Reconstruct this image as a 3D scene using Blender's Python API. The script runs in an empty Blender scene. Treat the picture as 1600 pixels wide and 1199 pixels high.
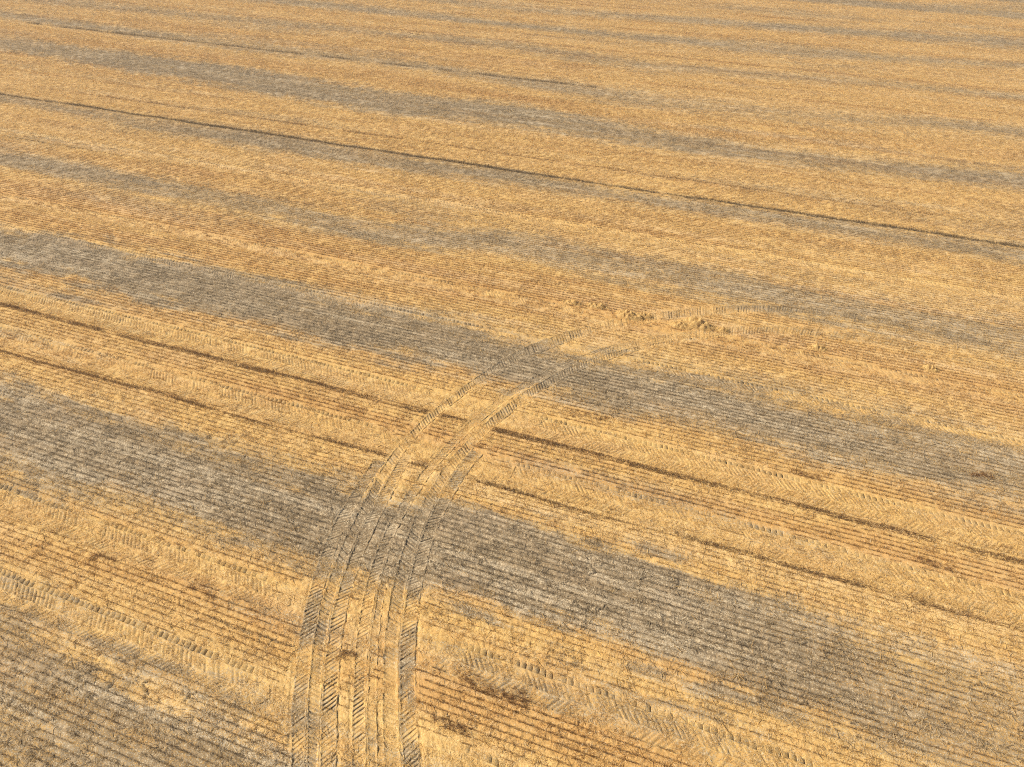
import bpy, math
import numpy as np

# ------------------------------------------------------------------ camera
sc = bpy.context.scene
FOC, CX, CY = 1090.0, 800.0, 599.5          # photograph pixels (1600 x 1199)
PITCH = math.atan2(CY + 330.0, FOC)
HGT = 25.0
cam_data = bpy.data.cameras.new("camera")
cam_data.sensor_width = 36.0
cam_data.lens = FOC / 1600.0 * 36.0
cam_data.clip_start = 0.5
cam_data.clip_end = 12000.0
cam = bpy.data.objects.new("camera", cam_data)
sc.collection.objects.link(cam)
cam.location = (0, 0, HGT)
cam.rotation_euler = (math.pi / 2 - PITCH, 0, 0)
sc.camera = cam

# ------------------------------------------------------------------ light
SUN_EL = math.radians(41)
SUN_AZ = math.radians(-86)                  # measured from +Y (ahead), negative = to the left
world = bpy.data.worlds.new("World")
sc.world = world
world.use_nodes = True
wn = world.node_tree
sky = wn.nodes.new("ShaderNodeTexSky")
sky.sky_type = 'NISHITA'
sky.sun_disc = False
sky.sun_elevation = SUN_EL
sky.sun_rotation = SUN_AZ
sky.altitude = 500
sky.air_density = 1.0
sky.dust_density = 3.0
bg = wn.nodes["Background"]
bg.inputs[1].default_value = 0.062
wn.links.new(sky.outputs[0], bg.inputs[0])
sun_l = bpy.data.lights.new("sun", 'SUN')
sun_l.energy = 4.4
sun_l.angle = math.radians(0.55)
sun_l.color = (1.0, 0.95, 0.86)
sun = bpy.data.objects.new("sun", sun_l)
sc.collection.objects.link(sun)
sun.location = (-30, 30, 60)
# the lamp shines along its -Z: turn it so that +Z points at the sun
sun.rotation_euler = (math.pi / 2 - SUN_EL, 0, math.pi - SUN_AZ)
sc.view_settings.view_transform = 'Standard'
sc.view_settings.look = 'None'
sc.view_settings.exposure = 0.88
sc.view_settings.gamma = 1.0
sc.view_settings.use_curve_mapping = False
sc.cycles.use_denoising = False             # straw is finer than a pixel: keep its grain
sc.cycles.max_bounces = 3
sc.cycles.diffuse_bounces = 2
sc.cycles.transmission_bounces = 2
sc.cycles.volume_bounces = 0
sc.cycles.use_adaptive_sampling = True
sc.cycles.adaptive_threshold = .025
sc.cycles.filter_width = 1.1

# ------------------------------------------------------------------ helpers
C = sc.collection
UX, UY = 0.9414, -0.3372                    # along the seed rows
VX, VY = 0.3372, 0.9414                     # across the seed rows, away from the camera
ROW = 0.267
rng = np.random.default_rng(7)

def gpt(x, y):
    """ground point seen at a photograph pixel"""
    a = (np.asarray(x, float) - CX) / FOC
    b = (CY - np.asarray(y, float)) / FOC
    dy = math.cos(PITCH) + b * math.sin(PITCH)
    dz = -math.sin(PITCH) + b * math.cos(PITCH)
    s = HGT / -dz
    return a * s, dy * s

def uv_of(X, Y):
    return X * UX + Y * UY, X * VX + Y * VY

def xy_of(u, v):
    return u * UX + v * VX, u * UY + v * VY

_tab = np.random.default_rng(3).random((64, 256, 256)).astype(np.float32)

def vnoise(x, y, seed=0):
    t = _tab[seed % 64]
    xi = np.floor(x); yi = np.floor(y)
    fx = x - xi; fy = y - yi
    fx = fx * fx * (3 - 2 * fx); fy = fy * fy * (3 - 2 * fy)
    ix = xi.astype(np.int64) & 255; iy = yi.astype(np.int64) & 255
    ix1 = (ix + 1) & 255; iy1 = (iy + 1) & 255
    a = t[ix, iy] * (1 - fx) + t[ix1, iy] * fx
    b = t[ix, iy1] * (1 - fx) + t[ix1, iy1] * fx
    return a * (1 - fy) + b * fy

def fbm(x, y, seed=0, octv=4, gain=0.5):
    s = 0.0; amp = 1.0; tot = 0.0; f = 1.0
    for o in range(octv):
        s = s + amp * vnoise(x * f + 17.3 * o, y * f - 9.1 * o, seed + o)
        tot += amp; amp *= gain; f *= 2.03
    return s / tot

def sstep(a, b, x):
    t = np.clip((x - a) / (b - a), 0, 1)
    return t * t * (3 - 2 * t)

# ------------------------------------------------------------------ layout of the field
# weathered grey bands of chaff: (x, upper edge y, lower edge y, strength) read off the photograph
BANDS = [
    [(-150, 950, 1300, .52), (0, 985, 1330, .6), (130, 1020, 1370, .6), (230, 1070, 1400, .58), (330, 1120, 1450, .52), (470, 1185, 1500, .45), (650, 1250, 1550, .4)],
    [(-150, 545, 665, .85), (0, 588, 712, .9), (100, 618, 742, .95), (200, 652, 775, .95), (300, 692, 808, .9), (400, 716, 838, .95), (500, 748, 868, 1.), (600, 768, 890, 1.),
     (700, 788, 925, 1.), (800, 806, 962, 1.), (900, 832, 1000, .95), (1000, 858, 1036, .9), (1100, 892, 1072, .85), (1200, 930, 1108, .74), (1300, 962, 1142, .62), (1400, 992, 1180, .54), (1500, 1018, 1215, .48), (1700, 1075, 1275, .42)],
    [(-150, 335, 385, .95), (0, 360, 418, 1.), (150, 378, 455, .98), (300, 412, 483, .98), (420, 442, 508, .95), (500, 466, 532, .95), (600, 484, 558, .95), (700, 503, 578, .95),
     (780, 530, 598, .95), (850, 546, 615, .9), (950, 562, 640, .85), (1090, 592, 662, .9), (1180, 612, 686, .9), (1300, 648, 718, .74), (1400, 664, 738, .68), (1500, 690, 762, .7), (1700, 720, 800, .65)],
    [(-150, 208, 232, .75), (0, 236, 260, .75), (200, 268, 296, .75), (400, 304, 342, .6), (600, 346, 384, .7), (800, 362, 400, .65), (1000, 398, 438, .6), (1200, 436, 480, .7), (1400, 474, 514, .6), (1600, 506, 546, .6)],
    [(-100, 130, 142, .6), (0, 146, 160, .6), (200, 176, 198, .6), (400, 203, 234, .75), (600, 238, 264, .75), (800, 266, 290, .8), (1000, 300, 322, .7), (1200, 328, 350, .7), (1400, 358, 382, .7), (1600, 386, 408, .7)],
    [(0, 55, 78, .7), (200, 82, 112, .8), (400, 108, 146, .85), (600, 142, 178, .75), (800, 162, 198, .8), (1000, 198, 228, .75), (1200, 230, 256, .65), (1400, 252, 276, .7), (1600, 270, 296, .75)],
    [(0, 18, 30, .6), (200, 44, 56, .7), (400, 66, 84, .6), (600, 88, 104, .6), (800, 118, 131, .7), (1000, 140, 164, .5), (1200, 166, 184, .45), (1600, 200, 215, .45)],
    [(0, -12, 0, .5), (200, 9, 20, .55), (400, 26, 40, .55), (600, 46, 58, .5), (800, 66, 80, .55), (1000, 94, 110, .5), (1200, 110, 125, .5), (1400, 126, 139, .5), (1600, 146, 158, .5)],
    [(200, -25, -14, .5), (400, -6, 3, .6), (600, 10, 22, .65), (800, 35, 45, .6), (1000, 54, 66, .65), (1200, 70, 86, .65), (1400, 86, 98, .65), (1600, 98, 109, .6)],
    [(600, -12, -2, .5), (800, 10, 18, .6), (1000, 22, 32, .65), (1200, 35, 47, .75), (1400, 49, 61, .75), (1600, 62, 76, .7)],
    [(1000, -22, -12, .5), (1200, -12, -2, .5), (1400, 4, 11, .5), (1600, 8, 18, .55)],
]
BANDS_UV = []
for b in BANDS:
    a = np.array(b, float)
    ut, vt = uv_of(*gpt(a[:, 0], np.maximum(a[:, 1], -120)))
    ub, vb = uv_of(*gpt(a[:, 0], np.maximum(a[:, 2], -120)))
    BANDS_UV.append((ut, vt, ub, vb, a[:, 3] * (1.0 if len(BANDS_UV) < 3 else .92)))
# wheel passes of the combine, in metres across the rows: (lower edge, upper edge, depth of tread)
PASSES = [(7.65, 9.05, 1.0), (11.15, 12.6, 1.0), (20.55, 22.2, .8), (24.15, 25.75, 1.0), (31.0, 32.2, .85), (34.9, 36.1, .5), (45.5, 46.9, .6)]
# bands where the dark rows of stubble stand clear of the chaff: (x, y) polyline, half width m, strength
REDS = [
    ([(0, 292), (300, 350), (430, 380), (720, 443), (900, 475), (1000, 497), (1300, 560), (1600, 625)], 2.1, 1.0),
    ([(0, 528), (330, 600), (420, 618), (640, 672), (800, 716), (1000, 772), (1200, 812), (1600, 905)], .75, .95),
    ([(0, 330), (250, 385), (600, 455)], 1.3, .6),
    ([(200, 74), (320, 88), (600, 118), (800, 152), (1000, 190), (1130, 210), (1500, 236), (1600, 246)], 1.5, .55),
    ([(200, 36), (400, 60), (600, 84), (900, 105)], 2.0, .5),
    ([(300, 262), (560, 288), (800, 330), (1100, 380)], 1.2, .5),
    ([(800, 690), (900, 712), (1000, 740)], .5, .3),
    ([(0, 850), (160, 885), (330, 930), (420, 965)], .8, .6),
    ([(660, 1060), (760, 1090), (830, 1110), (900, 1135), (1000, 1180)], 1.3, .7),
    ([(700, 570), (800, 598), (1000, 655)], .7, .3),
    ([(1180, 700), (1300, 735), (1480, 782), (1600, 810)], .8, .5),
    ([(1000, 470), (1200, 520), (1400, 560), (1600, 600)], 1.2, .35),
    ([(0, 440), (200, 478), (500, 540), (700, 590)], .6, .5),
]
REDS_UV = []
for p, w, s in REDS:
    a = np.array(p, float)
    u, v = uv_of(*gpt(a[:, 0], a[:, 1]))
    REDS_UV.append((u, v, w, s))

def smooth_path(px, step=0.05):
    a = np.array(px, float)
    x, y = gpt(a[:, 0], a[:, 1])
    t = np.concatenate([[0], np.cumsum(np.hypot(np.diff(x), np.diff(y)))])
    n = len(t); hh = np.diff(t)
    A = np.zeros((n, n)); A[0, 0] = A[-1, -1] = 1
    for i in range(1, n - 1):
        A[i, i - 1] = hh[i - 1]; A[i, i] = 2 * (hh[i - 1] + hh[i]); A[i, i + 1] = hh[i]
    tt = np.arange(0, t[-1], step)
    out = []
    for c in (x, y):
        r = np.zeros(n); d = np.diff(c) / hh
        r[1:-1] = 6 * (d[1:] - d[:-1])
        M = np.linalg.solve(A, r)
        i = np.clip(np.searchsorted(t, tt) - 1, 0, n - 2)
        dl = tt - t[i]; dr = t[i + 1] - tt
        o = (M[i] * dr ** 3 + M[i + 1] * dl ** 3) / (6 * hh[i]) + (c[i] / hh[i] - M[i] * hh[i] / 6) * dr + (c[i + 1] / hh[i] - M[i + 1] * hh[i] / 6) * dl
        k = 81; pad = np.concatenate([2 * o[0] - o[k:0:-1], o, 2 * o[-1] - o[-2:-k - 2:-1]])
        ker = np.hanning(2 * k + 1); ker /= ker.sum()
        out.append(np.convolve(pad, ker, 'valid')[:len(tt)])
    xx, yy = out
    s = np.concatenate([[0], np.cumsum(np.hypot(np.diff(xx), np.diff(yy)))])
    tx = np.gradient(xx, s); ty = np.gradient(yy, s)
    l = np.hypot(tx, ty)
    return s, xx, yy, ty / l, -tx / l            # normal points to the right of travel

CURVES = {
    'a': [(470, 1240), (468, 1080), (484, 965), (498, 905), (517, 847), (535, 808), (556, 773), (590, 722), (612, 697)],
    'b': [(496, 1260), (498, 1199), (500, 1080), (507, 1000), (522, 932), (565, 822), (593, 770), (637, 692), (672, 659), (735, 608), (800, 567), (875, 538), (945, 516),
          (1010, 504), (1080, 495), (1150, 490), (1240, 489), (1330, 499), (1450, 520), (1550, 545), (1680, 582)],
    'c': [(562, 1260), (562, 1199), (561, 1080), (565, 1000), (576, 930), (595, 862), (620, 808), (644, 768), (685, 715), (737, 662), (800, 614), (875, 573), (937, 550), (990, 537), (1062, 524), (1130, 518)],
    'd': [(632, 1260), (628, 1199), (621, 1080), (622, 1000), (631, 930), (641, 890), (660, 825), (690, 764), (718, 722), (752, 686), (800, 642), (840, 614), (880, 591), (937, 565), (975, 553), (1050, 536),
          (1137, 525), (1250, 524), (1350, 535), (1450, 553), (1550, 578), (1680, 615)],
}
PATHS = {k: smooth_path(v) for k, v in CURVES.items()}
def fade(path, y0, y1):
    """1 before the path reaches ground distance y0, 0 past y1"""
    return 1 - sstep(y0, y1, path[2])
# strips of tread in each rut: (offset from, offset to, slant, strength along the path)
GY = lambda y: float(gpt(800, y)[1])
TAIL = lambda P: 1 - .80 * sstep(6, 28, P[1])
STRIPS = {
    'a': [(-.32, .30, +1, 1.0 * fade(PATHS['a'], GY(760), GY(705)))],
    'b': [(-.52, 0., -1, TAIL(PATHS['b'])), (.03, .62, +1, fade(PATHS['b'], GY(760), GY(690)))],
    'c': [(-.28, .22, +1, np.ones_like(PATHS['c'][0]) * .9), (.26, .62, -1, .45 * fade(PATHS['c'], GY(900), GY(820)))],
    'd': [(-.62, -.02, -1, TAIL(PATHS['d'])), (.02, .64, +1, fade(PATHS['d'], GY(740), GY(690)))],
}
WIDE = {k: 1 + f * sstep(GY(600), GY(540), P[2]) for (k, P), f in zip(PATHS.items(), (0, .85, .35, .55))}
# raster of what the ruts press down
RX0, RY0, RS = -22.0, 4.0, 0.05
RNX, RNY = int(80 / RS), int(52 / RS)
press = np.zeros((RNX, RNY), np.float32)       # soil sheet gives way to the rut
flat = np.zeros((RNX, RNY), np.float32)        # stubble flattened
for k, P in PATHS.items():
    s, x, y, nx, ny = P
    for (w0, w1, dr, st) in STRIPS[k]:
        for w in np.arange(w0 - .08, w1 + .08, .02):
            ww = w * WIDE[k]
            ix = ((x + nx * ww - RX0) / RS).astype(int); iy = ((y + ny * ww - RY0) / RS).astype(int)
            ok = (ix >= 0) & (ix < RNX) & (iy >= 0) & (iy < RNY) & (st > .02)
            flat[ix[ok], iy[ok]] = np.maximum(flat[ix[ok], iy[ok]], np.minimum(1, st[ok] * 1.3))
            ok = ok & (st > .2)
            if w0 + .09 < w < w1 - .09:
                press[ix[ok], iy[ok]] = 1
def lookup(r, X, Y):
    ix = ((X - RX0) / RS).astype(int); iy = ((Y - RY0) / RS).astype(int)
    ok = (ix >= 0) & (ix < RNX) & (iy >= 0) & (iy < RNY)
    return np.where(ok, r[np.clip(ix, 0, RNX - 1), np.clip(iy, 0, RNY - 1)], 0)

def masks(X, Y):
    u, v = uv_of(X, Y)
    calm = 1 - .75 * sstep(26, 56, v)
    e1 = (fbm(u * .13, v * .5, 1, 4) - .5) * 2.4 * calm + (fbm(u * .6, v * 2.2, 6, 4) - .5) * 1.7
    e1 = e1 + (vnoise(u * .30, v / ROW * .9, 27) - .5) * 1.5 + (vnoise(u * 1.3, v / ROW * 1.0, 28) - .5) * 1.0
    sc_ = 0.6 + np.clip(v, 0, 110) * .004
    grey = np.zeros_like(u)
    for ut, vt, ub, vb, st in BANDS_UV:
        top = np.interp(u, ut, vt); bot = np.interp(u, ub, vb)
        stg = np.interp(u, ub, st)
        ee = e1 * np.minimum(1., (top - bot) * .2)
        sf = np.minimum(1.9 * sc_, (top - bot) * .5)
        m = sstep(-sf, sf, v - bot + ee) * sstep(-sf, sf, top - v + ee)
        grey = np.maximum(grey, m * stg)
    # the same striping carries on where the photograph stops
    far = sstep(118, 124, v)
    per = np.abs(((v + 1.0 * np.sin(u * .02)) / 11.3 * 1.0) % 1 - .5) * 11.3
    grey = np.maximum(grey, far * sstep(2.6, 1.4, per + e1 * .5) * .65)
    # streaks along the rows inside and outside the bands
    strk = .6 * fbm(u * .22, v * 2.6, 11, 4) + .4 * vnoise(u * .12, v / ROW, 29)
    grey = np.clip(grey * (.68 + .66 * strk) + .34 * sstep(.47, .74, fbm(u * .045, v * .5, 15, 5, .6)) * (1 - grey), 0, 1)
    red = np.zeros_like(u)
    er = (fbm(u * .25, v * .9, 21, 4) - .5) * 1.6
    for ur, vr, w, st in REDS_UV:
        vc = np.interp(u, ur, vr)
        inn = sstep(ur.min() - 4, ur.min(), u) * sstep(ur.max() + 4, ur.max(), u) if ur.max() < 8 else 1.0
        red = np.maximum(red, sstep(w * 1.25, w * .35, np.abs(v - vc) + er * min(1, w * .5)) * st * inn)
    red = np.clip(red * (.35 + 1.1 * fbm(u * .5, v * 1.6, 25, 3)), 0, 1)
    # thin wheel lines and tonal streaks that run the length of the field
    for vl0, sl0 in ((43.0, .6), (61.2, .5), (65.9, .8), (69.3, .7), (72.6, .5), (81.3, .8), (84.2, .5), (88.7, .8), (92.2, .8), (96.0, .5), (99.8, .8), (103.4, .7), (108, .6), (111.1, .8), (114.9, .9), (116.4, .9)):
        red = np.maximum(red, sl0 * sstep(.42, .12, np.abs(v - vl0 - .5 * (vnoise(u * .03, u * 0 + vl0, 37) - .5))) * sstep(.25, .5, vnoise(u * .12, u * 0 + vl0, 38)))
    tone = .55 * fbm(u * .018, v * .75, 39, 4, .6) + .45 * vnoise(u * .03, v * 2.2, 45)
    red = np.clip(red + .45 * sstep(.54, .72, tone), 0, 1)
    ph = 2 * math.pi * (v + .05 * (fbm(u * .15, v * .15, 44, 2) - .5) + .03 * (vnoise(u * 1.6, v * 3, 46) - .5)) / ROW
    pale = sstep(.52, .72, fbm(u * .14, v * 2.4, 31, 4)) * (.25 + .9 * grey) + .42 * sstep(.47, .32, tone) + .55 * grey * sstep(.0, .8, -np.cos(ph)) * sstep(.35, .6, strk)
    # long bleached windrow in the lower grey band
    ul, vl = uv_of(*gpt(np.array([-80, 0, 110, 200, 330, 420.]), np.array([622, 642, 672, 698, 738, 768.])))
    pale = np.maximum(pale, sstep(.30, .08, np.abs(v - np.interp(u, ul, vl)) + .2 * (fbm(u * 2, v * 4, 35, 3) - .5)) * sstep(-8, -14, u) * (u < -8))
    tr = np.zeros_like(u)
    for a, b, d in PASSES:
        tr = np.maximum(tr, sstep(a - .12, a + .12, v) * sstep(b + .12, b - .12, v) * (.55 + .45 * d))
    return dict(u=u, v=v, ph=ph, grey=grey.astype(np.float32), red=red.astype(np.float32), pale=np.clip(pale, 0, 1).astype(np.float32), tr=tr, fl=lookup(flat, X, Y))

# soil cracks: polylines in photograph pixels, half width in m
CRACKS_PX = [
    [(405, 990), (418, 995), (432, 1001), (450, 1008), (462, 1010)], [(325, 963), (345, 970), (360, 978), (378, 984), (395, 990)], [(415, 1012), (425, 1000), (432, 1001)],
    [(140, 1048), (165, 1046), (180, 1054)], [(180, 1054), (175, 1068), (168, 1080)], [(0, 985), (20, 990), (40, 994), (52, 999), (50, 1004)], [(225, 1092), (232, 1082), (222, 1070), (235, 1062)],
    [(290, 1095), (298, 1086), (310, 1080)], [(130, 1087), (145, 1092)], [(186, 1026), (198, 1033), (206, 1028)],
    [(895, 945), (900, 938), (906, 950), (925, 958), (940, 952)], [(940, 952), (946, 946), (960, 957)], [(1060, 905), (1062, 913), (1058, 918)], [(1028, 976), (1036, 984), (1048, 990)],
    [(1200, 1060), (1210, 1064), (1202, 1072)], [(1250, 1100), (1262, 1096), (1268, 1106)], [(1328, 1058), (1329, 1050), (1322, 1046)], [(1520, 1070), (1535, 1068), (1550, 1074)],
    [(1462, 1125), (1480, 1130), (1492, 1129)], [(1538, 1168), (1540, 1160), (1552, 1164)], [(1555, 1082), (1554, 1088)], [(1430, 1003), (1428, 1012)],
    [(925, 885), (932, 893), (922, 897)], [(985, 903), (1000, 905), (1012, 900)], [(1250, 1008), (1262, 1004)], [(1366, 1160), (1376, 1152)], [(700, 1118), (704, 1130)],
    [(60, 700), (75, 690)], [(385, 712), (378, 722), (384, 730)], [(645, 1175), (650, 1190)], [(1330, 1130), (1345, 1127), (1352, 1134)], [(1080, 1010), (1092, 1014), (1090, 1022)],
]
crk = []
for p in CRACKS_PX:
    a = np.array(p, float)
    x, y = gpt(a[:, 0], a[:, 1])
    t = np.linspace(0, len(x) - 1, (len(x) - 1) * 14 + 1)
    xs = np.interp(t, np.arange(len(x)), x) + .05 * (vnoise(t * 1.7, t * 0 + len(crk), 40) - .5)
    ys = np.interp(t, np.arange(len(x)), y) + .05 * (vnoise(t * 1.9, t * 0 + len(crk) + 9, 41) - .5)
    crk.append((xs, ys))
crx = np.concatenate([c[0] for c in crk]); cry = np.concatenate([c[1] for c in crk])
crack_r = np.zeros((RNX, RNY), np.float32)
for dx in (0.,):
    for dy in (0.,):
        for k in range(4):
            f = k / 4
            xx = crx[:-1] * (1 - f) + crx[1:] * f; yy = cry[:-1] * (1 - f) + cry[1:] * f
            ok = (np.hypot(np.diff(crx), np.diff(cry)) < .3) & (math.hypot(dx, dy) < .026)
            ix = ((xx + dx - RX0) / RS).astype(int)[ok]; iy = ((yy + dy - RY0) / RS).astype(int)[ok]
            g = (ix >= 0) & (ix < RNX) & (iy >= 0) & (iy < RNY)
            crack_r[ix[g], iy[g]] = 1

def relief(X, Y, m):
    """height of the soil and chaff surface"""
    u, v = m['u'], m['v']
    keep = (1 - .8 * m['tr']) * (1 - m['fl'])
    ph = m['ph']
    furrow = -(np.maximum(0, np.cos(ph)) ** 5)
    z = (.028 + .010 * m['grey'] + .012 * m['red']) * furrow * keep
    cl = fbm(u * 4.6, v * 6.0, 48, 3, .7) - .5
    z = z + cl * (.075 + .02 * m['grey'])
    z = z + (fbm(u * .8, v * .9, 52, 3) - .5) * .05
    return z

# ------------------------------------------------------------------ materials
def new_mat(name):
    m = bpy.data.materials.new(name); m.use_nodes = True
    nt = m.node_tree
    bs = nt.nodes["Principled BSDF"]
    bs.inputs["Roughness"].default_value = .85
    bs.inputs["Specular IOR Level"].default_value = .15
    return m, nt, bs

class NB:
    def __init__(s, nt): s.nt = nt
    def node(s, t, **kw):
        n = s.nt.nodes.new(t)
        for k, v in kw.items(): setattr(n, k, v)
        return n
    def put(s, inp, v):
        if hasattr(v, 'is_output') or isinstance(v, bpy.types.NodeSocket): s.nt.links.new(v, inp)
        elif isinstance(v, tuple) and len(v) == 3 and inp.type == 'RGBA': inp.default_value = (*v, 1)
        else: inp.default_value = v
    def attr(s, name, inst=False):
        n = s.node("ShaderNodeAttribute", attribute_name=name, attribute_type='INSTANCER' if inst else 'GEOMETRY')
        return n.outputs['Fac']
    def math(s, op, a, b=0.0, clamp=False):
        n = s.node("ShaderNodeMath", operation=op, use_clamp=clamp)
        s.put(n.inputs[0], a); s.put(n.inputs[1], b); return n.outputs[0]
    def mix(s, f, a, b):
        n = s.node("ShaderNodeMix", data_type='RGBA')
        s.put(n.inputs[0], f); s.put(n.inputs[6], a); s.put(n.inputs[7], b); return n.outputs[2]
    def noise(s, scale, detail=4, rough=.6, vec=None):
        n = s.node("ShaderNodeTexNoise"); n.inputs['Scale'].default_value = scale
        n.inputs['Detail'].default_value = detail; n.inputs['Roughness'].default_value = rough
        if vec is not None: s.nt.links.new(vec, n.inputs['Vector'])
        return n.outputs['Fac']
    def ramp(s, f, a, b):
        n = s.node("ShaderNodeMapRange"); n.interpolation_type = 'SMOOTHSTEP'
        s.put(n.inputs[0], f); n.inputs[1].default_value = a; n.inputs[2].default_value = b
        return n.outputs[0]

GOLD_A, GOLD_B, GOLD_C = (.54, .342, .116), (.46, .268, .079), (.63, .438, .172)
RED_A = (.40, .205, .062)
GREY_A, GREY_B, GREY_C = (.112, .072, .033), (.26, .178, .092), (.50, .39, .235)
PALE = (.65, .535, .36)
SOIL = (.105, .077, .046)

def ground_material(name):
    m, nt, bs = new_mat(name)
    b = NB(nt)
    pos = b.node("ShaderNodeNewGeometry").outputs['Position']
    rot = b.node("ShaderNodeMapping"); rot.inputs['Rotation'].default_value = (0, 0, math.atan2(-UY, UX))
    rot.inputs['Scale'].default_value = (.45, 1, 1)
    # rotate first, then squeeze: two mapping nodes
    rot.inputs['Scale'].default_value = (1, 1, 1)
    nt.links.new(pos, rot.inputs['Vector'])
    sq = b.node("ShaderNodeMapping"); sq.inputs['Scale'].default_value = (.35, 1, 1)
    nt.links.new(rot.outputs[0], sq.inputs['Vector'])
    sv = sq.outputs[0]
    fine = b.noise(16, 3, .7, pos); mid = b.noise(3.2, 4, .6, sv); big = b.noise(.55, 4, .6, sv); spk = b.noise(26, 2, .6, pos)
    gold = b.mix(b.ramp(mid, .3, .7), GOLD_B, GOLD_A)
    gold = b.mix(b.ramp(fine, .48, .72), gold, GOLD_C)
    gold = b.mix(b.math('MULTIPLY', b.ramp(big, .45, .68), .45), gold, (.48, .29, .115))
    gold = b.mix(b.math('MULTIPLY', b.ramp(spk, .47, .36), .75), gold, (.27, .15, .05))
    gold = b.mix(b.math('MULTIPLY', b.attr('red'), .5), gold, RED_A)
    gr = b.mix(b.ramp(mid, .28, .72), GREY_A, GREY_B)
    gr = b.mix(b.ramp(fine, .5, .68), gr, GREY_C)
    gr = b.mix(b.math('MULTIPLY', b.ramp(big, .5, .7), .5), gr, (.27, .185, .10))
    g0 = b.math('ADD', b.attr('grey'), b.math('MULTIPLY', b.math('SUBTRACT', fine, .5), 1.9))
    g0 = b.math('ADD', g0, b.math('MULTIPLY', b.math('SUBTRACT', spk, .5), 1.3))
    g0 = b.math('ADD', g0, b.math('MULTIPLY', b.math('SUBTRACT', mid, .5), .8))
    col = b.mix(b.ramp(g0, .22, .68), gold, gr)
    pl = b.math('MULTIPLY', b.attr('pale'), b.ramp(spk, .42, .62))
    col = b.mix(b.math('MULTIPLY', pl, .5), col, PALE)
    col = b.mix(b.attr('soil'), col, SOIL)
    b.put(bs.inputs['Base Color'], col)
    bump = b.node("ShaderNodeBump"); bump.inputs['Strength'].default_value = .7; bump.inputs['Distance'].default_value = .03
    b.put(bump.inputs['Height'], b.noise(22, 4, .7, pos))
    nt.links.new(bump.outputs[0], bs.inputs['Normal'])
    return m

def thin(nt, bs, b, col):
    """dry straw lets some light through"""
    b.put(bs.inputs['Base Color'], col)
    bs.inputs['Roughness'].default_value = .6
    tl = b.node("ShaderNodeBsdfTranslucent"); b.put(tl.inputs[0], col)
    mx = b.node("ShaderNodeMixShader"); mx.inputs[0].default_value = .42
    nt.links.new(bs.outputs[0], mx.inputs[1]); nt.links.new(tl.outputs[0], mx.inputs[2])
    nt.links.new(mx.outputs[0], nt.nodes["Material Output"].inputs['Surface'])

def straw_material(name, gold, dark, red, grey_lo, grey_hi, cream, inst=True):
    m, nt, bs = new_mat(name)
    b = NB(nt)
    rnd = b.node("ShaderNodeObjectInfo").outputs['Random']
    isl = b.node("ShaderNodeNewGeometry")
    r2 = isl.outputs['Random Per Island']
    base = b.mix(r2, dark, gold)
    base = b.mix(b.math('MULTIPLY', b.attr('red', inst), .55), base, red)
    gg = b.mix(r2, grey_lo, grey_hi)
    r3 = b.math('FRACT', b.math('MULTIPLY', r2, 17.31))
    r4 = b.math('FRACT', b.math('MULTIPLY', r2, 53.7))
    base = b.mix(b.ramp(r4, .80, .84), base, cream)
    gk = b.math('ADD', b.attr('grey', inst), b.math('MULTIPLY', b.math('SUBTRACT', rnd, .5), .3))
    gk = b.math('ADD', gk, b.math('MULTIPLY', b.math('SUBTRACT', r3, .5), .8))
    col = b.mix(b.ramp(gk, .35, .55), base, gg)
    pf = b.math('MAXIMUM', b.attr('pale', inst), b.math('MULTIPLY', b.attr('grey', inst), .75))
    col = b.mix(b.math('MULTIPLY', pf, b.ramp(r4, .60, .85)), col, PALE)
    thin(nt, bs, b, col)
    return m

M_GROUND = ground_material("field_soil")
M_LITTER = straw_material("straw_litter", (.69, .475, .178), (.515, .308, .096), (.485, .26, .072), (.172, .114, .056), (.46, .355, .21), (.74, .60, .36))
M_STAND = straw_material("standing_stubble", (.50, .31, .115), (.24, .13, .04), (.32, .16, .045), (.11, .075, .04), (.32, .235, .135), (.56, .38, .17))

def plain_straw(name, lo, hi):
    m, nt, bs = new_mat(name); b = NB(nt)
    r = b.node("ShaderNodeNewGeometry").outputs['Random Per Island']
    thin(nt, bs, b, b.mix(r, lo, hi))
    return m
M_DARK = plain_straw("dark_stubble", (.12, .06, .02), (.33, .18, .065))
M_DARKG = plain_straw("dark_grey_stubble", (.08, .052, .026), (.26, .17, .075))
M_CLUMP = plain_straw("heaped_straw", (.58, .36, .12), (.74, .50, .19))
M_WEED = plain_straw("dead_weed", (.12, .05, .017), (.34, .17, .055))

# ------------------------------------------------------------------ mesh building
def mesh_from(name, verts, quads, attrs=None, smooth=False, mats=()):
    me = bpy.data.meshes.new(name)
    nv, nf = len(verts), len(quads)
    me.vertices.add(nv); me.vertices.foreach_set('co', np.asarray(verts, np.float32).ravel())
    k = quads.shape[1]
    me.loops.add(nf * k); me.loops.foreach_set('vertex_index', quads.astype(np.int32).ravel())
    me.polygons.add(nf); me.polygons.foreach_set('loop_start', np.arange(0, nf * k, k, dtype=np.int32))
    if smooth: me.polygons.foreach_set('use_smooth', np.ones(nf, bool))
    for kk, a in (attrs or {}).items():
        at = me.attributes.new(kk, 'FLOAT', 'POINT'); at.data.foreach_set('value', np.asarray(a, np.float32).ravel())
    for mt in mats: me.materials.append(mt)
    me.update(calc_edges=True)
    return me

def link(name, me, label=None, cat=None, group=None, kind=None, parent=None, loc=None):
    o = bpy.data.objects.new(name, me); C.objects.link(o)
    if label: o['label'] = label
    if cat: o['category'] = cat
    if group: o['group'] = group
    if kind: o['kind'] = kind
    if parent: o.parent = parent
    if loc is not None: o.location = loc
    return o

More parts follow.
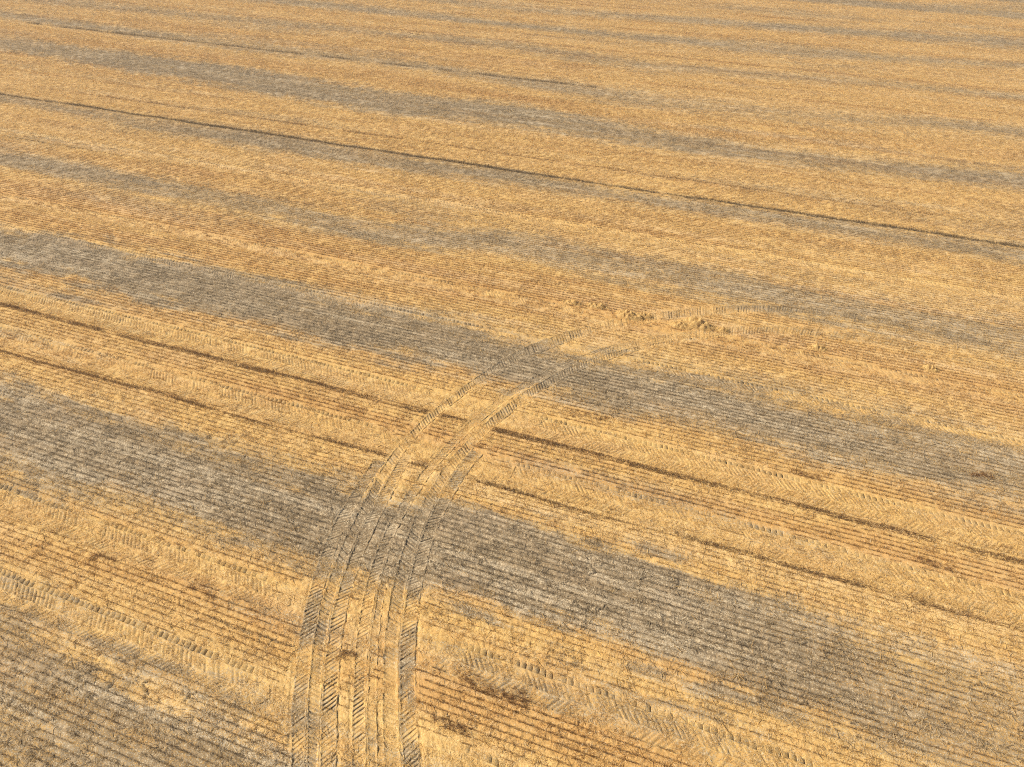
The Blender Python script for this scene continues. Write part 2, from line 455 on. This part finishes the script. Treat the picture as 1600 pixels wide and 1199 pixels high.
def grid_quads(n, m):
    i = np.arange(n - 1)[:, None] * m + np.arange(m - 1)[None, :]
    return np.stack([i, i + 1, i + m + 1, i + m], -1).reshape(-1, 4)

# ------------------------------------------------------------------ ground: one sheet to the horizon
th_d = np.radians(np.concatenate([np.linspace(-66, -44, 130, endpoint=False), np.linspace(-44, 44, 760, endpoint=False), np.linspace(44, 66, 131)]))
th = np.concatenate([np.radians(np.linspace(-180, -67.5, 40)), th_d, np.radians(np.linspace(67.5, 180, 40))])
r = [0.0, 2.0, 4.0, 6.0, 7.5, 8.2]
while r[-1] < 5000:
    q = r[-1]
    r.append(q + (.052 if q < 28 else .052 + (q - 28) * .0016 if q < 50 else .082 + (q - 50) ** 1.6 * .0022))
r = np.array(r)
print("ground grid", len(r), len(th))
RR, TT = np.meshgrid(r, th, indexing='ij')
X = (RR * np.sin(TT)).ravel(); Y = (RR * np.cos(TT)).ravel()
mk = masks(X, Y)
near = sstep(100, 45, RR.ravel())
Z = relief(X, Y, mk) * near
pr = lookup(press, X, Y)
cr = lookup(crack_r, X, Y)
trk = np.zeros_like(X)
for a, b_, d in PASSES:
    trk = np.maximum(trk, ((mk['v'] > a + .1) & (mk['v'] < b_ - .1)) * 1.0)
uu = mk['u']
trk = trk * (uu > -75) * (uu < 40)
for a, b_, d in PASSES:
    tt_ = np.arange(-80, 30, .1)
    hs = np.where(lookup(flat, *xy_of(tt_, np.full_like(tt_, (a + b_) / 2))) > .3)[0]
    if len(hs): trk = trk * ~((mk['v'] > a) & (mk['v'] < b_) & (uu > tt_[hs[0]] - 1.7) & (uu < tt_[hs[-1]] + 1.9))
drop = np.maximum(trk, pr)
Z = np.where(drop > .5, np.minimum(Z, 0) * .3 - .25, Z - .02 * mk['tr'] - .02 * mk['fl'])
Z = Z - .07 * cr * (drop < .5)
soil = np.clip(.35 * sstep(.5, .8, fbm(X * 3, Y * 3, 55, 3)) * mk['grey'] + .75 * cr, 0, 1)
soil = np.maximum(soil, .62 * mk['grey'] * sstep(.35, 1.0, np.cos(mk['ph'])) * sstep(.25, .6, fbm(X * 4, Y * 4, 57, 3)) * (1 - mk['fl']) * (1 - .7 * mk['tr']) * near)
me = mesh_from("ground", np.stack([X, Y, Z], 1), grid_quads(len(r), len(th)), dict(grey=mk['grey'], red=mk['red'], pale=mk['pale'], soil=soil), True, [M_GROUND])
link("ground", me, kind='structure')
del X, Y, Z, RR, TT

# ------------------------------------------------------------------ tyre tracks with pressed lugs
def strip_mesh(path, w0, w1, slant, st, spacing, depth, seed, slope=.62, sink=.03, soilamt=.6, lugfrac=.46, berm=.015, rough=.05, seam=(True, True), vary=.16, tint=.12, wide=None):
    """one half of a tread: grid lines run along the lugs, so every print has its own walls"""
    s, px, py, nx, ny = path
    on = np.where(st > .03)[0]
    sa, sb = s[on[0]] + .4, s[on[-1]] - .4
    n = int((sb - sa) / spacing)
    fr = np.array([0, .98 - lugfrac - .08, .98 - lugfrac + .02, .90, .985])
    hv = np.array([0, 0, -1, -1, 0.])
    rg = np.random.default_rng(seed)
    S = (sa + (np.arange(n)[:, None] + fr[None, :]) * spacing).ravel()
    Hh = np.tile(hv, n)
    strong = np.repeat(np.clip(.55 + .9 * (vnoise(np.arange(n) * .21, np.zeros(n), seed) - .35) + rg.normal(0, vary, n), .0, 1.25), 5)
    wf = np.array([0, .05, .12, .30, .5, .70, .88, .95, 1.])
    we = np.array([0, .0, .9, 1, 1, 1, .9, .0, 0])
    W = (w0 - (.0 if seam[0] else .02)) + (w1 - w0 + (.0 if seam[0] else .02) + (.0 if seam[1] else .02)) * wf
    off = slope * (np.abs(W - (w0 if slant > 0 else w1))) * 1.0
    # '/' leans forward to the right, '\\' leans forward to the left
    Seff = S[:, None] + off[None, :] + .03 * (vnoise(S[:, None] * 2.1, W[None, :] * 3, seed + 1) - .5)
    Weff = W[None, :] + .05 * (vnoise(S[:, None] * .8, W[None, :] * 0 + 5, 33) - .5) + .05 * (vnoise(S[:, None] * 4.3, W[None, :] * 0 + 8, 34) - .5) + np.zeros_like(Seff)
    if wide is not None: Weff = Weff * np.interp(Seff, s, wide)
    X = np.interp(Seff, s, px) + np.interp(Seff, s, nx) * Weff
    Y = np.interp(Seff, s, py) + np.interp(Seff, s, ny) * Weff
    stl = np.interp(Seff, s, st)
    X1, Y1 = X.ravel(), Y.ravel()
    mm = masks(X1, Y1)
    lug = -(Hh[:, None] * we[None, :]) * strong[:, None]
    patch = sstep(.40, .66, fbm(X * .9, Y * .9, seed + 3, 3)).astype(float)
    Zb = -sink * (we[None, :] > .5) * stl + berm * (we[None, :] == 0) * vnoise(S * 3.1, S * 0, seed + 4)[:, None] * 1.6 - .01
    for e, c in ((0, 0), (1, -1)):
        if seam[e]: Zb[:, c] -= .04
        else: Zb[:, c] = -sink * stl[:, c] - .01
    Z = Zb - depth * lug * stl * (.55 + .45 * patch) + (fbm(X * 6, Y * 6, 48, 3, .65) - .5) * rough
    if wide is not None: Z = Z - .10 * sstep(.20, .06, stl)
    soil = np.clip(lug * soilamt * (.25 + .75 * patch) * np.minimum(1, stl * 1.2), 0, .92)
    A = dict(grey=np.clip(mm['grey'] + tint * (.35 + patch.ravel()), 0, 1), red=mm['red'] * .5, pale=mm['pale'] * .8, soil=soil.ravel())
    V = np.stack([X1, Y1, Z.ravel()], 1)
    return V, grid_quads(len(S), len(W)), A

def join_parts(parts):
    Vs, Qs, As, o = [], [], {}, 0
    for V, Q, A in parts:
        Vs.append(V); Qs.append(Q + o); o += len(V)
        for k, a in A.items(): As.setdefault(k, []).append(a)
    return np.concatenate(Vs), np.concatenate(Qs), {k: np.concatenate(a) for k, a in As.items()}

def add_track(label, parts, group):
    """an Empty holding one mesh for each strip of lug prints"""
    V0 = parts[0][0].mean(0)
    root = bpy.data.objects.new("tyre_track", None); C.objects.link(root)
    root.location = (float(V0[0]), float(V0[1]), 0)
    root.empty_display_size = .2
    root['label'] = label; root['category'] = 'tyre track'; root['group'] = group
    for V, Q, A in parts:
        V = V - np.array([V0[0], V0[1], 0])
        me = mesh_from("lug_print_strip", V, Q, A, False, [M_GROUND])
        link("lug_print_strip", me, parent=root)
    return root

GC = "tyre tracks sweeping through the curved turn"
LC = {'a': "short outermost tyre track on the left of the curved turn, fading out halfway",
      'b': "long tyre track along the outer side of the turn, curving away to the right",
      'c': "narrow tyre track between the two wide tracks of the curved turn",
      'd': "wide tyre track along the inner side of the turn, with dark lug prints"}
for i, k in enumerate('abcd'):
    parts = []
    for j, (w0, w1, sl, st) in enumerate(STRIPS[k]):
        parts.append(strip_mesh(PATHS[k], w0, w1, sl, st, .172, .036, 11 + i * 7 + j * 3, soilamt=.68, rough=.085, vary=.46, tint=(.55 if k == 'a' or (k == 'd' and j == 1) else .25), lugfrac=.38, sink=.016, berm=.008, wide=WIDE[k], seam=(j == 0, j == len(STRIPS[k]) - 1)))
    add_track(LC[k], parts, GC)

GS = "straight combine wheel tracks along the rows"
LS = ["straight tyre track nearest the camera, crossing the lower left corner with a row of dashes",
      "straight tyre track just below the lower wide grey band, edged with short dark dashes",
      "straight tyre track just above the lower of two dark stubble lines",
      "straight tyre track just above the upper of two dark stubble lines",
      "straight tyre track along the far edge of the upper wide grey band",
      "faint straight tyre track in the gold stubble beyond the upper wide grey band",
      "most distant straight tyre track, just in front of the far dark stubble line"]
for i, (a, b_, d) in enumerate(PASSES):
    ulo, uhi = (-48, 24) if b_ < 30 else (-60, 34) if b_ < 40 else (-74, 38)
    s = np.arange(0, uhi - ulo, .1)
    x, y = xy_of(ulo + s, np.zeros_like(s))
    path = (s, x, y, np.full_like(s, -VX), np.full_like(s, -VY))     # offsets count towards the camera
    wav = .10 * (vnoise(s * .12, s * 0, 58) - .5)
    x = x + wav * VX; y = y + wav * VY
    path = (s, x, y, path[3], path[4])
    one = np.ones_like(s) * d
    hit = lookup(flat, *xy_of(ulo + s, np.full_like(s, (a + b_) / 2)))
    # the pass is broken where the later turn ran over it
    hs = np.where((hit > .3) & (ulo + s < 30))[0]
    if len(hs): cuts = [(0, s[hs[0]] - .5), (s[hs[-1]] + .3, s[-1])]
    spans = cuts if len(hs) else [(0, s[-1])]
    wd = b_ - a
    dash = .31
    mid_w = -b_ + dash + (wd - dash) / 2
    parts = []
    for (p0, p1) in spans:
        st = one * np.where((s > p0) & (s < p1), np.clip(np.minimum(s - p0 if p0 > 0 else s * 0 + 9, p1 - s if p1 < s[-1] else s * 0 + 9) / 2.2, .06, 1), 0)
        parts += [strip_mesh(path, -b_, -b_ + dash, +1, st, .262, .08, 61 + i * 5, slope=.2, sink=.012, soilamt=.95, lugfrac=.17, seam=(True, False), vary=.3, rough=.012),
                  strip_mesh(path, -b_ + dash, mid_w, +1, st, .21, .024, 62 + i * 5, slope=.75, sink=.02, soilamt=.1, seam=(False, False), rough=.085, vary=.3),
                  strip_mesh(path, mid_w, -a, -1, st, .21, .03, 63 + i * 5, slope=.75, sink=.02, soilamt=.1, seam=(False, True), rough=.085, vary=.3)]
    add_track(LS[i], parts, GS)

# ------------------------------------------------------------------ straw: blades
def blades(base, direc, length, width, rg, bend=0.0):
    """thin quads from base along direc, random facing; returns verts, quads"""
    n = len(base)
    d = direc / np.linalg.norm(direc, axis=1, keepdims=True)
    a = rg.normal(size=(n, 3)); side = np.cross(d, a); side /= np.linalg.norm(side, axis=1, keepdims=True) + 1e-9
    side *= (width / 2)[:, None]
    tip = base + d * length[:, None]
    V = np.stack([base - side, base + side, tip + side * .7, tip - side * .7], 1).reshape(-1, 3)
    Q = np.arange(n * 4).reshape(-1, 4)
    return V, Q

def lying(n, sx, sy, rg, zmax=.04, lmin=.05, lmax=.2, align=0.0):
    p = np.stack([rg.uniform(-sx / 2, sx / 2, n), rg.uniform(-sy / 2, sy / 2, n), rg.uniform(0, zmax, n)], 1)
    az = rg.uniform(0, 2 * math.pi, n)
    el = rg.normal(.08, .16, n)
    d = np.stack([np.cos(az) * (1 + align), np.sin(az), np.tan(el)], 1)
    return p, d, rg.uniform(lmin, lmax, n), rg.uniform(.006, .013, n)

def tuft(cx_, cy_, n, rad, hgt, rg):
    a = rg.uniform(0, 2 * math.pi, n); rr = rad * np.sqrt(rg.random(n))
    p = np.stack([cx_ + rr * np.cos(a), cy_ + rr * np.sin(a), np.zeros(n)], 1)
    az = rg.uniform(0, 2 * math.pi, n); t = rg.uniform(.2, 1.3, n)
    d = np.stack([np.cos(az) * np.sin(t), np.sin(az) * np.sin(t), np.cos(t)], 1)
    return p, d, hgt * rg.uniform(.5, 1.2, n), rg.uniform(.006, .012, n)

def pack(lst, rg):
    p = np.concatenate([l[0] for l in lst]); d = np.concatenate([l[1] for l in lst])
    return blades(p, d, np.concatenate([l[2] for l in lst]), np.concatenate([l[3] for l in lst]), rg)

def template_collection(name, makers, mat):
    col = bpy.data.collections.new(name)
    for i, mkr in enumerate(makers):
        V, Q = mkr()
        me = mesh_from(name, V, Q, None, False, [mat])
        o = bpy.data.objects.new(f"{name}_{i:02d}", me)
        col.objects.link(o)
    return col

def mk_litter(k):
    def f():
        rg = np.random.default_rng(100 + k)
        L = [lying(46, .56, .34, rg)]
        q = lying(3, .5, .3, rg, .03, .18, .34); L.append((q[0] + np.array([0, 0, .035]), q[1], q[2], q[3] * 1.6))
        for j in range(4):
            L.append(tuft(rg.uniform(-.25, .25), rg.uniform(-.13, .13), 11, rg.uniform(.02, .05), rg.uniform(.045, .085), rg))
        return pack(L, rg)
    return f

def mk_stand(k):
    def f():
        rg = np.random.default_rng(200 + k)
        n = 62
        x = rg.uniform(-.26, .26, n); cl = np.round(x / .06) * .06 + rg.normal(0, .012, n)
        x = np.where(rg.random(n) < .75, cl, x)
        p = np.stack([x, rg.normal(0, .016, n), np.full(n, -.04)], 1)
        d = np.stack([rg.normal(0, .22, n), rg.normal(0, .20, n), np.ones(n)], 1)
        return blades(p, d, rg.uniform(.11, .19, n), rg.uniform(.007, .012, n), rg)
    return f

COL_L = template_collection("litter_piece", [mk_litter(k) for k in range(10)], M_LITTER)
COL_S = template_collection("stubble_piece", [mk_stand(k) for k in range(10)], M_STAND)

def scatter(name, P, rotz, scl, attrs, col, nvar, rg):
    n = len(P)
    me = bpy.data.meshes.new(name)
    me.vertices.add(n); me.vertices.foreach_set('co', P.astype(np.float32).ravel())
    a = me.attributes.new('rotv', 'FLOAT_VECTOR', 'POINT'); a.data.foreach_set('vector', np.stack([np.zeros(n), np.zeros(n), rotz], 1).astype(np.float32).ravel())
    a = me.attributes.new('sclv', 'FLOAT_VECTOR', 'POINT'); a.data.foreach_set('vector', scl.astype(np.float32).ravel())
    a = me.attributes.new('pick', 'INT', 'POINT'); a.data.foreach_set('value', rg.integers(0, nvar, n).astype(np.int32))
    for k, v in attrs.items():
        a = me.attributes.new(k, 'FLOAT', 'POINT'); a.data.foreach_set('value', np.asarray(v, np.float32))
    me.update()
    o = link(name, me, kind='stuff')
    ng = bpy.data.node_groups.new(name + "_scatter", 'GeometryNodeTree')
    ng.interface.new_socket("Geometry", in_out='INPUT', socket_type='NodeSocketGeometry')
    ng.interface.new_socket("Geometry", in_out='OUTPUT', socket_type='NodeSocketGeometry')
    N = ng.nodes; Lk = ng.links
    gi = N.new('NodeGroupInput'); go = N.new('NodeGroupOutput')
    ci = N.new('GeometryNodeCollectionInfo'); ci.inputs['Collection'].default_value = col
    ci.inputs['Separate Children'].default_value = True; ci.inputs['Reset Children'].default_value = True
    ip = N.new('GeometryNodeInstanceOnPoints'); ip.inputs['Pick Instance'].default_value = True
    def na(nm, t):
        q = N.new('GeometryNodeInputNamedAttribute'); q.data_type = t; q.inputs['Name'].default_value = nm; return q.outputs[0]
    Lk.new(gi.outputs[0], ip.inputs['Points']); Lk.new(ci.outputs[0], ip.inputs['Instance'])
    Lk.new(na('pick', 'INT'), ip.inputs['Instance Index'])
    e2r = N.new('FunctionNodeEulerToRotation'); Lk.new(na('rotv', 'FLOAT_VECTOR'), e2r.inputs[0])
    Lk.new(e2r.outputs[0], ip.inputs['Rotation'])
    Lk.new(na('sclv', 'FLOAT_VECTOR'), ip.inputs['Scale'])
    Lk.new(ip.outputs[0], go.inputs[0])
    md = o.modifiers.new("scatter", 'NODES'); md.node_group = ng
    return o

# cells along the rows over the ground that can be seen, with a generous margin
CELL = .5
kv = np.arange(int(-12 / ROW), int(150 / ROW))
uc = np.arange(-150, 130, CELL)
VV, UU = np.meshgrid(kv * ROW, uc, indexing='ij')
VV = VV.ravel() + 0; UU = UU.ravel() + rng.uniform(-.12, .12, VV.size)
XX, YY = xy_of(UU, VV)
dep = YY * math.cos(PITCH) + HGT * math.sin(PITCH)
yc = YY * math.sin(PITCH) - HGT * math.cos(PITCH)
sx = XX / np.maximum(dep, .1) * FOC + CX; sy = CY - yc / np.maximum(dep, .1) * FOC
vis = (sx > -260) & (sx < 1860) & (sy > -45) & (sy < 1420) & (dep > 1)
UU, VV, XX, YY = UU[vis], VV[vis], XX[vis], YY[vis]
mc = masks(XX, YY)
ROT = math.atan2(UY, UX)
n = len(XX)
print('cells', n)
# standing rows
wob = .05 * (fbm(UU * .15, VV * .15, 44, 2) - .5)
rs = fbm(UU * .35, VV * 1.1, 71, 3)
tall = np.clip(.40 + .75 * (rs - .35) + .42 * mc['red'] - .10 * mc['grey'], .12, 1.25)
gone = np.maximum(mc['tr'], mc['fl'])
keep = (rng.random(n) > gone * .97) & (rng.random(n) < .93 - .2 * mc['grey'] + .1 * mc['red'])
sel = np.where(keep)[0]
xs, ys = xy_of(UU[sel], VV[sel] - wob[sel])
zz = -.015 * np.ones(len(sel))
scatter("stubble", np.stack([xs, ys, zz], 1), np.full(len(sel), ROT) + rng.integers(0, 2, len(sel)) * math.pi,
        np.stack([np.ones(len(sel)), np.ones(len(sel)) * rng.uniform(.5, 1.0, len(sel)), tall[sel]], 1),
        dict(grey=mc['grey'][sel], red=mc['red'][sel], pale=mc['pale'][sel] * .3), COL_S, 10, rng)
# lying straw between the rows
dens = .95 - .30 * mc['grey'] - .12 * mc['fl'] - .0 * mc['tr'] - .3 * mc['red']
vl_ = VV + ROW / 2
for a, b_, d in PASSES:
    dens = np.where((vl_ > b_ - .42) & (vl_ < b_ + .02), dens * .3, dens)
sel = np.where(rng.random(n) < dens)[0]
xs, ys = xy_of(UU[sel], VV[sel] + ROW / 2 + rng.normal(0, .03, len(sel)))
low = 1 - .5 * np.maximum(mc['fl'], mc['tr'] * .8)[sel]
scatter("straw_litter", np.stack([xs, ys, -.012 * np.ones(len(sel)) - .01 * (1 - low)], 1), rng.uniform(0, 2 * math.pi, len(sel)) * .12 + ROT + rng.integers(0, 2, len(sel)) * math.pi,
        np.stack([np.ones(len(sel)), np.ones(len(sel)), low * rng.uniform(.6, 1.4, len(sel))], 1),
        dict(grey=mc['grey'][sel], red=mc['red'][sel], pale=mc['pale'][sel]), COL_L, 10, rng)

# ------------------------------------------------------------------ dark lines of standing stubble
def stubble_line(label, v0, u0, u1, width, per_m, hgt, mat, seed, gap=.35, spans=None):
    rg = np.random.default_rng(seed)
    L = u1 - u0; n = int(L * per_m)
    u = rg.uniform(u0, u1, n)
    v = v0 + .16 * (fbm(u * .25, u * 0, seed + 1, 3) - .5) * 2 + rg.normal(0, width / 2, n)
    den = fbm(u * .55, u * 0 + 3, seed + 2, 4)
    pr = sstep(gap - .12, gap + .16, den)
    x, y = xy_of(u, v)
    fl = lookup(flat, x, y)
    ok = (rg.random(n) < pr) & (fl < .4)
    u, x, y, den = u[ok], x[ok], y[ok], den[ok]
    n = len(u)
    ox, oy = xy_of((u0 + u1) / 2, v0)
    p = np.stack([x - ox, y - oy, np.full(n, -.04)], 1)
    d = np.stack([rg.normal(0, .33, n), rg.normal(0, .33, n), np.ones(n)], 1)
    V, Q = blades(p, d, hgt * rg.uniform(.5, 1.25, n) * (.5 + den), rg.uniform(.010, .019, n), rg)
    me = mesh_from("stubble_line", V, Q, None, False, [mat])
    link("stubble_line", me, label, 'stubble line', 'dark lines of standing stubble', loc=(ox, oy, 0))
stubble_line("upper of two dark brown stubble lines, crossing the middle of the field", 23.86, -48, 24, .14, 190, .17, M_DARK, 301, .25)
stubble_line("lower of two dark brown stubble lines, just beyond the near wide grey band", 20.32, -44, 22, .14, 180, .16, M_DARK, 305, .27)
stubble_line("long thin blackish stubble line, darkest of the distant lines", 54.15, -85, 34, .17, 190, .21, M_DARKG, 309, .16)
stubble_line("faint thin stubble line just beyond the blackish distant one", 57.35, -70, 34, .09, 60, .17, M_DARK, 313, .28)
stubble_line("most distant dark stubble line, near the upper left corner", 77.9, -100, -18, .26, 110, .24, M_DARKG, 317, .34)

# ------------------------------------------------------------------ heaps of loose straw
def straw_heap(px, w, dpt, hgt, label, seed):
    rg = np.random.default_rng(seed)
    x0, y0 = gpt(px[0], px[1]); x0 = float(x0); y0 = float(y0)
    nn, mm_ = 40, 18
    a = np.linspace(-1, 1, nn); b = np.linspace(-1, 1, mm_)
    A, B = np.meshgrid(a, b, indexing='ij')
    rr = np.sqrt(A ** 2 + B ** 2)
    shape = np.clip(1 - rr, 0, 1) ** .6 * (.1 + 1.7 * fbm(A * 5.5 + seed, B * 1.6, 77, 3))
    dpt = dpt * 1.5; w = w * 1.25
    U = A * w / 2 + .12 * (fbm(A * 3, B * 3 + seed, 78, 3) - .5); Vv = B * dpt / 2 + .18 * w * .25 * (fbm(A * 2 + 9, B + seed, 79, 3) - .5)
    Zz = shape * hgt * 1.35 - .04
    X_, Y_ = xy_of(U, Vv)
    root = bpy.data.objects.new("straw_heap", None); C.objects.link(root); root.location = (x0, y0, 0)
    root.empty_display_size = .1
    root['label'] = label; root['category'] = 'straw heap'; root['group'] = 'small heaps of loose straw'
    me = mesh_from("mound", np.stack([X_.ravel(), Y_.ravel(), Zz.ravel()], 1), grid_quads(nn, mm_), None, False, [M_CLUMP])
    link("mound", me, parent=root)
    k = int(520 * w * dpt) + 150
    i = rg.integers(0, X_.size, k)
    p = np.stack([X_.ravel()[i] + rg.normal(0, .03, k), Y_.ravel()[i] + rg.normal(0, .03, k), Zz.ravel()[i]], 1)
    az = rg.uniform(0, 6.28, k); el = rg.normal(.05, .2, k)
    d = np.stack([np.cos(az) * np.cos(el), np.sin(az) * np.cos(el), np.sin(el)], 1)
    V, Q = blades(p, d, rg.uniform(.08, .26, k), rg.uniform(.008, .016, k), rg)
    o = link("loose_straw", mesh_from("loose_straw", V, Q, None, False, [M_CLUMP]), parent=root)
    o['kind'] = 'stuff'
straw_heap((1088, 508), 1.9, .62, .42, "larger straw heap between the two far arms of the curved track", 401)
straw_heap((1062, 509), 1.3, .4, .22, "low straw heap touching the larger heap's near end", 402)
straw_heap((982, 494), 1.5, .5, .34, "straw heap just beyond the outer track where the turn straightens", 403)
straw_heap((1006, 494), .9, .35, .2, "small straw heap close beside the one beyond the outer track", 404)
straw_heap((932, 479), 1.2, .4, .22, "straw heap upslope of the others, in orange stubble rows", 405)
straw_heap((893, 474), 1.2, .4, .18, "flattest straw heap at the far end of the heaps", 406)
straw_heap((1128, 516), .8, .3, .18, "tiny straw heap between the larger heap and the inner track", 407)
straw_heap((1276, 545), 1.0, .35, .2, "lone straw heap just below the inner far arm of the track", 408)
straw_heap((1452, 577), .9, .35, .2, "lone straw heap far along the turn toward the field's edge", 409)

# ------------------------------------------------------------------ dead weeds
def weeds(px, w, dpt, nt_, label, seed, hgt=.22):
    rg = np.random.default_rng(seed)
    x0, y0 = gpt(px[0], px[1]); x0 = float(x0); y0 = float(y0)
    L = []
    for j in range(nt_):
        cu, cv = (j / nt_ - .5) * w * .9 + rg.normal(0, .05), rg.normal(0, dpt / 5)
        a, b = xy_of(cu, cv)
        L.append(tuft(a, b, int(rg.integers(16, 34)), rg.uniform(.06, .13), hgt * rg.uniform(.4, .9), rg))
    V, Q = pack(L, rg)
    link("weed_patch", mesh_from("weed_patch", V, Q, None, False, [M_WEED]), label, 'weed patch', 'patches of dead brown weeds', loc=(x0, y0, -.01))
weeds((772, 1082), 2.9, .7, 46, "largest dark reddish-brown weed patch, to the right of the track's near end", 501)
weeds((708, 1134), 1.7, .35, 18, "small brown weed patch beside the inner track, nearest the camera", 502)
weeds((165, 874), 1.4, .5, 18, "brown weed patch between the two near straight tracks, by their left end", 503)
weeds((318, 921), 1.5, .5, 18, "brown weed patch between the two near straight tracks, toward the curved track", 504)
weeds((545, 1020), .8, .35, 11, "few brown weeds standing between ruts of the curved track", 505)
weeds((1535, 745), 1.0, .9, 16, "rusty brown weed patch alone in the upper wide grey band", 506)
weeds((1258, 742), 1.5, .5, 14, "brown weed patch just below the upper wide grey band", 507)
weeds((920, 650), 2.4, .6, 22, "brown weed patch in dark rows right of the curved track", 508)
weeds((1462, 883), 1.5, .35, 12, "brown weed patch between the two dark stubble lines", 509)


# ------------------------------------------------------------------ thin air between the camera and the far field
hm = bpy.data.materials.new("air"); hm.use_nodes = True
hn = hm.node_tree
for nd in list(hn.nodes):
    if nd.type == 'BSDF_PRINCIPLED': hn.nodes.remove(nd)
pv = hn.nodes.new("ShaderNodeVolumePrincipled")
pv.inputs['Color'].default_value = (1.0, .95, .86, 1)
pv.inputs['Density'].default_value = .0007
hn.links.new(pv.outputs[0], hn.nodes["Material Output"].inputs['Volume'])
L_ = 6000.0
hv = np.array([(x, y, z) for x in (-L_, L_) for y in (-L_, L_) for z in (-1.5, 27.0)], float)
hq = np.array([(0, 1, 3, 2), (4, 6, 7, 5), (0, 4, 5, 1), (2, 3, 7, 6), (0, 2, 6, 4), (1, 5, 7, 3)])
link("haze", mesh_from("haze", hv, hq, None, False, [hm]), kind='stuff')
